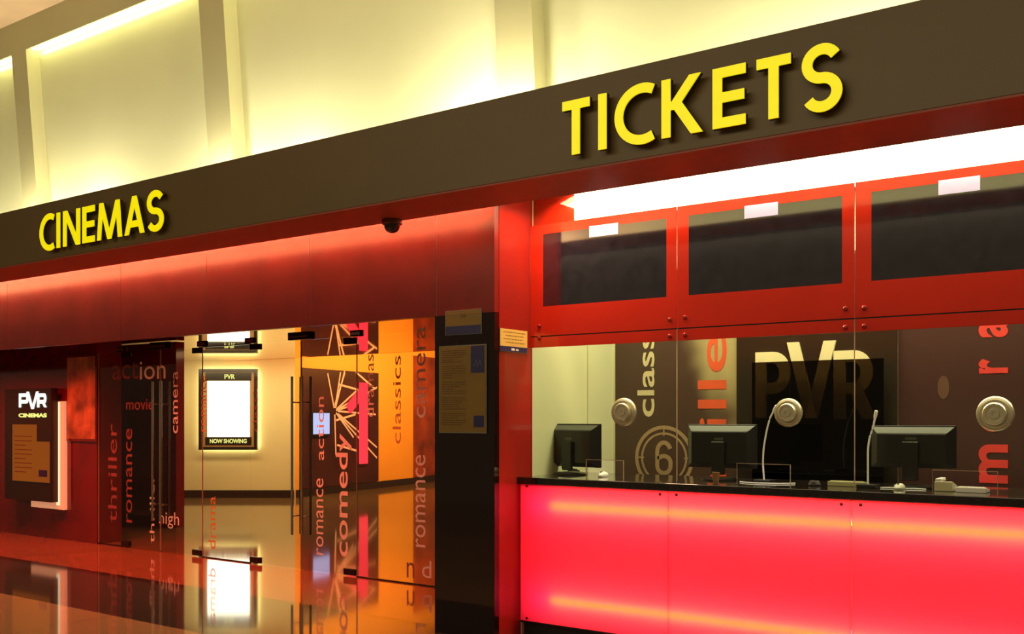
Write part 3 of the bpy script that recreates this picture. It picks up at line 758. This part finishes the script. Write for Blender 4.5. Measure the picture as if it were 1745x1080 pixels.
MB().slab(F_1, r[0]+W*.68, r[1]+H*.68, r[0]+W*.96, r[1]+H*.985, .0135, .0145).build('navy_square', M['sign_b'], t)
MB().slab(F_1, r[0]+W*.74, r[1]+H*.07, r[0]+W*.95, r[1]+H*.20, .0135, .0145).build('navy_square', M['sign_b'], t)
k = MB(); k.ribbon(F_1, [(r[0]+W*.74, r[1]+H*.75), (r[0]+W*.79, r[1]+H*.82), (r[0]+W*.82, r[1]+H*.75), (r[0]+W*.87, r[1]+H*.82), (r[0]+W*.91, r[1]+H*.75)], .006, .0145, .0152)
k.build('emblem', mat('slate_print', (.08, .09, .16), .5), t)

# ------------------------------------------------------------------ entrance glass
gx = {k: F_2.hit(k, 800)[0] for k in (168, 208, 345, 427, 608, 741)}
GT = 2.50
def pane_poly(name, u0, u1, z0=.012, z1=GT, parent=None, m=None):
    return MB().slab(F_2, u0 + .003, z0, u1 - .003, z1, -.006, .006).build(name, m or M['pane'], parent)
def handle(t, u, sgn):
    for off in (.055, -.055):
        m = MB(); z0, z1 = .34, 1.87
        m.tube([F_2.pt(u, z0, off), F_2.pt(u, z1, off)], .0125, 12)
        for z in (.52, 1.62): m.tube([F_2.pt(u, z, 0.006*(1 if off > 0 else -1)), F_2.pt(u, z, off)], .007, 8)
        m.build('handle', M['steel'] if off > 0 else M['chrome'], t, True)
def patches(t, u, z, side, wd=.15, ht=.06):
    a, b_ = (u, u + wd) if side > 0 else (u - wd, u)
    MB().slab(F_2, a, z, b_, z + ht, -.018, .018).build('patch_fitting', M['patch'], t, bevel=.003)
def decal(txt, px, t, m='decal', rot=True, D=F_2, bold=0):   # film letters
    r = D.box(*px)
    return text_part(txt, D, r, M[m], t, rot, .0065, 'lettering', .0008, bold)
def dr(n, u0, u1, hinge, label):
    t = thing('door_%d' % n, label, 'door', ((u0+u1)/2, D2, .012)); t['kind'] = 'structure'; del t['category']
    pane_poly('glass_leaf', u0, u1, .012, 2.215, t)
    MB().slab(F_2, u1-.004 if hinge < 0 else u0+.001, .012, u1-.001 if hinge < 0 else u0+.004, 2.215, -.0065, .0065).build('glass_edge', M['edge'], t)
    hu = u0 + .006 if hinge < 0 else u1 - .006
    patches(t, hu, .012, 1 if hinge < 0 else -1); patches(t, hu, 2.155, 1 if hinge < 0 else -1)
    handle(t, u1 - .07 if hinge < 0 else u0 + .07, 0)
    return t
mL = (gx[208] + gx[345])/2; mR = (gx[427] + gx[608])/2
d1 = dr(1, gx[208], mL, -1, 'left leaf of the far glass door pair')
d2 = dr(2, mL, gx[345], 1, 'right leaf of the far glass door pair')
d3 = dr(3, gx[427], mR, -1, 'left leaf of the near glass door pair')
d4 = dr(4, mR, gx[608], 1, 'right leaf of the near glass door pair')
def fixed(n, u0, u1, label):
    t = thing('window_%d' % n, label, 'window', ((u0+u1)/2, D2, .004)); t['kind'] = 'structure'; del t['category']
    pane_poly('glass_pane', u0, u1, .01, 2.215, t)
    MB().slab(F_2, u0, 0.0, u1, .012, -.008, .008).build('floor_channel', M['patch'], t)
    MB().slab(F_2, u0+.001, .012, u0+.004, 2.215, -.0065, .0065).build('glass_edge', M['edge'], t)
    return t
w4 = fixed(4, gx[168], gx[208], 'narrow fixed glass pane beside the dark red wall')
w5 = fixed(5, gx[345], gx[427], 'fixed glass pane between the two door pairs')
w6 = fixed(6, gx[608], gx[741], 'fixed glass pane next to the black pier')
tr = thing('window_7', 'glass transom above the entrance doors', 'window', ((gx[168]+gx[741])/2, D2, 2.22)); tr['kind'] = 'structure'; del tr['category']
for a, b_ in ((168, 208), (208, 345), (345, 427), (427, 608), (608, 741)): pane_poly('glass_pane', gx[a], gx[b_], 2.222, GT, tr)
MB().slab(F_2, gx[345], 2.212, gx[427], 2.222, -.004, .004).build('steel_rod', M['chrome'], tr)
for u in (gx[345], gx[427], gx[208], gx[608]):
    MB().slab(F_2, u-.07, 2.222, u+.07, 2.28, -.02, .02).build('patch_fitting', M['patch'], tr, bevel=.003)
    MB().slab(F_2, u-.06, 2.235, u+.06, 2.262, .02, .023).build('fitting_cover', M['patchc'], tr)
for u in (mR, mL):
    MB().slab(F_2, u-.16, 2.225, u+.16, 2.30, -.03, .03).build('door_lock', M['patch'], tr, bevel=.004)
    MB().slab(F_2, u-.15, 2.250, u+.12, 2.262, .03, .032).build('fitting_cover', M['patchc'], tr)
# genre words on the glass
decal('action', (192, 612, 283, 646), d1, 'decal_dim', False) if False else None
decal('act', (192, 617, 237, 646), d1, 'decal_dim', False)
decal('ion', (239, 615, 283, 646), d2, 'decal', False)
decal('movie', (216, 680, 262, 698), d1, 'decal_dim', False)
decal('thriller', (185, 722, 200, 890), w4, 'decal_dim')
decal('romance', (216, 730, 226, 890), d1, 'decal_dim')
decal('thriller', (256, 806, 264, 925), d1, 'decal')
decal('high', (272, 872, 306, 900), d2, 'decal', False)
decal('camera', (296, 632, 304, 738), d2, 'decal')
decal('romance', (340+4, 640, 352, 735), w5, 'decal_amber')
decal('drama', (356, 845, 368, 935), w5, 'decal_amber')
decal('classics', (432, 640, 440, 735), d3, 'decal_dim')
decal('action', (541, 676, 553, 784), d4, 'decal')
decal('comedy', (573, 738, 600, 948), d4, 'decal', bold=.012)
decal('romance', (540, 815, 552, 945), d4, 'decal')
decal('dramas', (624, 604, 638, 710), w6, 'decal')
decal('classics', (670, 606, 684, 756), w6, 'decal_amber')
decal('camera', (711, 556, 726, 712), w6, 'decal')
decal('romance', (709, 775, 726, 932), w6, 'decal')
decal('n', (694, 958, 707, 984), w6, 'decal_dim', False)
decal('d', (720, 955, 736, 984), w6, 'decal', False)

# ------------------------------------------------------------------ dark red wall on the left and the directory light box
u168 = gx[168]
struct(MB().box(XL, u168, D2 - .02, D2 + .30, 0, 2.5).build('wall_left', M['dark_red']), 'glossy dark red wall left of the entrance')
# panel joints & faint showcase in the wall
f = facade(D2 - .02)
r = f.box(114, 604, 166, 752)
t = thing('showcase_poster', 'dim brown film poster on the red wall beside the directory', 'poster', f.pt((r[0]+r[2])/2, r[1], .01))
MB().slab(f, r[0], r[1], r[2], r[3], .001, .012).build('frame', M['dark_red'], t)
MB().slab(f, r[0]+.03, r[1]+.03, r[2]-.03, r[3]-.03, .012, .014).build('print', mat('brown_film_print', (.42, .17, .06), .3, noise=(3.5, .85)), t)
# directory
Fd = facade(D2 - .16)
r = Fd.box(18, 662, 87, 853); W, H = r[2]-r[0], r[3]-r[1]
t = thing('directory_light_box', 'black directory box with lit PVR CINEMAS logo on red wall', 'sign', Fd.pt((r[0]+r[2])/2, r[1], 0))
rl = Fd.hit(8, 700)[0]
MB().box(rl, r[2], D2 - .16, D2 - .070, r[1], r[3]).build('case', M['pvrblack'], t, bevel=.004)
MB().slab(Fd, r[0]+W*.06, r[1]+H*.17, r[0]+W*.66, r[1]+H*.68, .001, .006).slab(Fd, r[0]+W*.66, r[1]+H*.17, r[2]-W*.03, r[1]+H*.53, .001, .006).build('orange_panel', M['orange_e'], t)
MB().slab(Fd, r[0]+W*.72, r[1]+H*.22, r[0]+W*.92, r[1]+H*.28, .006, .008).build('navy_square', M['sign_b'], t)
k = MB()
for i in range(9): k.slab(Fd, r[0]+W*.12, r[1]+H*(.25+.04*i), r[0]+W*(.55 if i % 3 else .40), r[1]+H*(.257+.04*i), .006, .0075)
k.build('lettering', M['sign_ink'], t)
def lit(ch, xa, xb, ya, yb, w_):
    m = MB(); ua, ub = Fd.hit(xa, 700)[0], Fd.hit(xb, 700)[0]; va, vb = Fd.hit((xa+xb)/2, yb)[1], Fd.hit((xa+xb)/2, ya)[1]
    for st in glyph(ch, ua, ub, va, vb, w_): m.stroke(Fd, st, w_, .001, .008)
    m.build('letter', M['logo_e'], t)
lit('P', 33, 49, 670, 694, .045); lit('V', 46, 66, 667, 697, .045); lit('R', 64, 80, 670, 694, .045)
text_part('CINEMAS', Fd, Fd.box(32, 704, 80, 711), M['logo_g'], t, False, .002, bold=.05)
Fp = facade(D2 - .064)
rp = Fp.box(53, 684, 109, 866); W2 = rp[2]-rp[0]
p = thing('backing_plate', 'pale lit plate behind the black directory box', 'panel', Fp.pt((rp[0]+rp[2])/2, rp[1], 0))
MB().box(rp[0], rp[2], D2 - .064, D2 - .022, rp[1], rp[3]).build('plate', mat('peach_plate', (.85, .45, .22), .4, emit=(1, .55, .28), es=.38), p)
MB().slab(Fp, rp[2]-.16, rp[1]+.05, rp[2]-.085, rp[3]-.01, .0005, .004).build('light_strip', emat('peach_strip', (1, .80, .45), 1.1), p)

# ------------------------------------------------------------------ lobby behind the glass
def cam2w(Xc, Zc, z=0): return Vector((Xc*SA - Zc*CA, Xc*CA + Zc*SA, z))
ZA = 18.15
A0, A1 = cam2w((120-CX)/FPX*ZA, ZA), cam2w((503-CX)/FPX*ZA, ZA)
PA = Plane(A0, A1 - A0, (0, 0, 1)); LA = (A1 - A0).length
dB = cam2w(790, 1687).normalized(); PB = Plane(A1, dB, (0, 0, 1))
LBn = 9.0
HL = 3.35
struct(MB().slab(PA, 0, 0, LA, HL, -.1, 0).build('wall_lobby_back', M['lobbywall']), 'cream lobby wall behind the glass doors')
uB1 = PB.hit(643, 700)[0]
struct(MB().slab(PB, 0, 0, LBn, HL, -.1, 0).build('wall_lobby_right', M['amber']), 'amber lit lobby wall behind the glass')
struct(MB().slab(PA, 0, 0, LA-.02, .14, .001, .03).slab(PB, .02, 0, LBn, .14, .001, .03).build('baseboard_lobby', M['skirt']))
struct(MB().box(-17, -2.5, D2 + .03, 11.7, GT, GT + .06).build('ceiling_lobby_mirror', M['mirror']), 'glossy mirror ceiling just inside the doors')
struct(MB().box(-17, 2, 11.7, 24, HL, HL + .06).build('ceiling_lobby', M['lobbywall']))
struct(MB().box(-17, 2, 11.68, 11.72, GT, HL).build('trim_6', M['amber']))
struct(MB().box(-2.4, -2.3, D_BW + .1, 24, 0, HL).build('wall_lobby_end', M['amber']))
struct(MB().box(-17.1, -17, D2, 24, 0, HL).build('wall_lobby_left', M['dark_red']))
# red column with glossy faces
Fk = facade(8.18)
k0, k1 = Fk.hit(150, 800)[0], Fk.hit(300, 800)[0]
struct(MB().box(k0 - 2, k1, 8.18, 8.31, 0, 2.49).build('wall_column', mat('column_red_laminate', (.30, .014, .012), .12, coat=.3)), 'dark red column inside the glass doors')
# poster light box
def rectA(x0, y0, x1, y1): return PA.box(x0, y0, x1, y1)
r = rectA(342, 629, 441, 766); W, H = r[2]-r[0], r[3]-r[1]
t = thing('now_showing_light_box', 'glowing white film poster light box marked now showing', 'light box', PA.pt((r[0]+r[2])/2, r[1], .06))
MB().slab(PA, r[0]+.03, r[1]+.03, r[2]-.03, r[3]-.03, .002, .045).build('edge_light', M['halo_e'], t)
fr = MB(); e = .055
fr.slab(PA, r[0], r[1], r[0]+e, r[3], .05, .13).slab(PA, r[2]-e, r[1], r[2], r[3], .05, .13)
fr.slab(PA, r[0]+e, r[1], r[2]-e, r[1]+e, .05, .13).slab(PA, r[0]+e, r[3]-e, r[2]-e, r[3], .05, .13).slab(PA, r[0], r[1], r[2], r[3], .045, .05)
fr.build('frame', M['pvrblack'], t)
MB().slab(PA, r[0]+e, r[1]+e, r[2]-e, r[3]-e, .051, .105).build('inner_mount', mat('bronze_mount', (.45, .25, .10), .4), t)
MB().slab(PA, r[0]+W*.15, r[1]+H*.16, r[2]-W*.13, r[1]+H*.85, .105, .112).build('poster', M['poster_e'], t)
MB().slab(PA, r[0]+W*.11, r[1]+H*.06, r[2]-W*.10, r[1]+H*.155, .105, .112).build('footer_band', M['pvrblack'], t)
MB().slab(PA, r[0]+W*.11, r[1]+H*.855, r[2]-W*.10, r[1]+H*.955, .105, .112).build('header_band', M['pvrblack'], t)
text_part('NOW SHOWING', PA, (r[0]+W*.19, r[1]+H*.082, r[2]-W*.18, r[1]+H*.135), M['logo_g'], t, False, .113, bold=.03)
text_part('PVR', PA, (r[0]+W*.44, r[1]+H*.875, r[0]+W*.62, r[1]+H*.935), M['logo_g'], t, False, .113, bold=.03)
# graphic wall panel with a red neon bar
def rb(x0, y0, x1, y1): return PB.box(x0, y0, x1, y1)
r = rb(513, 631, 643, 826)
t = thing('graphic_panel', 'dark maroon lobby graphic with radiating pale lines', 'panel', PB.pt((r[0]+r[2])/2, r[1], .03))
MB().slab(PB, r[0], .15, r[2], r[3], .001, .03).build('board', M['graphic'], t)
def hb(x, y): return PB.hit(x, y)
m = MB(); hub = hb(568, 700)
for x, y in ((578, 634), (606, 665), (640, 660), (600, 690), (638, 706), (640, 762), (600, 745), (640, 780), (570, 775), (556, 636), (585, 632)):
    e_ = hb(x, y); s0 = hb(568 + (x-568)*.08, 700 + (y-700)*.08)
    m.ribbon(PB, [s0, e_], .035, .031, .035)
for x0, y0, x1, y1 in ((575, 655, 608, 664), (570, 716, 603, 706), (604, 634, 636, 662), (572, 758, 606, 768), (585, 635, 568, 690)):
    m.ribbon(PB, [hb(x0, y0), hb(x1, y1)], .04, .0352, .038)
m.build('radiating_lines', M['line'], t)
tn = thing('neon_bar', 'upright red neon bar on the maroon graphic', 'neon light', PB.pt(hb(614, 790)[0], hb(614, 790)[1], .06))
a, b_ = hb(609, 700)[0], hb(621, 700)[0]
MB().slab(PB, a, hb(614, 790)[1], b_, hb(614, 652)[1], .04, .09).build('bar', M['neon'], tn, bevel=.01)
MB().ribbon(PB, [hb(609, 672), hb(590, 697)], .20, .04, .08).build('side_bar', M['neon'], tn)
r = rb(526, 701, 557, 742)  # added glowing panel imitates a bluish TV glow reflection
t = thing('lobby_tv_glow', 'added bluish lit panel standing in for reflected TV glow', 'screen', PB.pt((r[0]+r[2])/2, r[1], .05))
MB().slab(PB, r[0], r[1], r[2], r[3], .0385, .08).build('case', M['black'], t)
MB().slab(PB, r[0]+.03, r[1]+.03, r[2]-.03, r[3]-.03, .08, .085).build('screen', M['tv_glow_e'], t)  # lit face of the added TV glow panel
r = rb(704, 608, 745, 812)
t = thing('umber_panel', 'reddish brown printed panel at right of amber lobby wall', 'panel', PB.pt((r[0]+r[2])/2, .15, .02))
MB().slab(PB, r[0], .15, r[2]+.3, r[3], .001, .03).build('board', M['umber'], t)
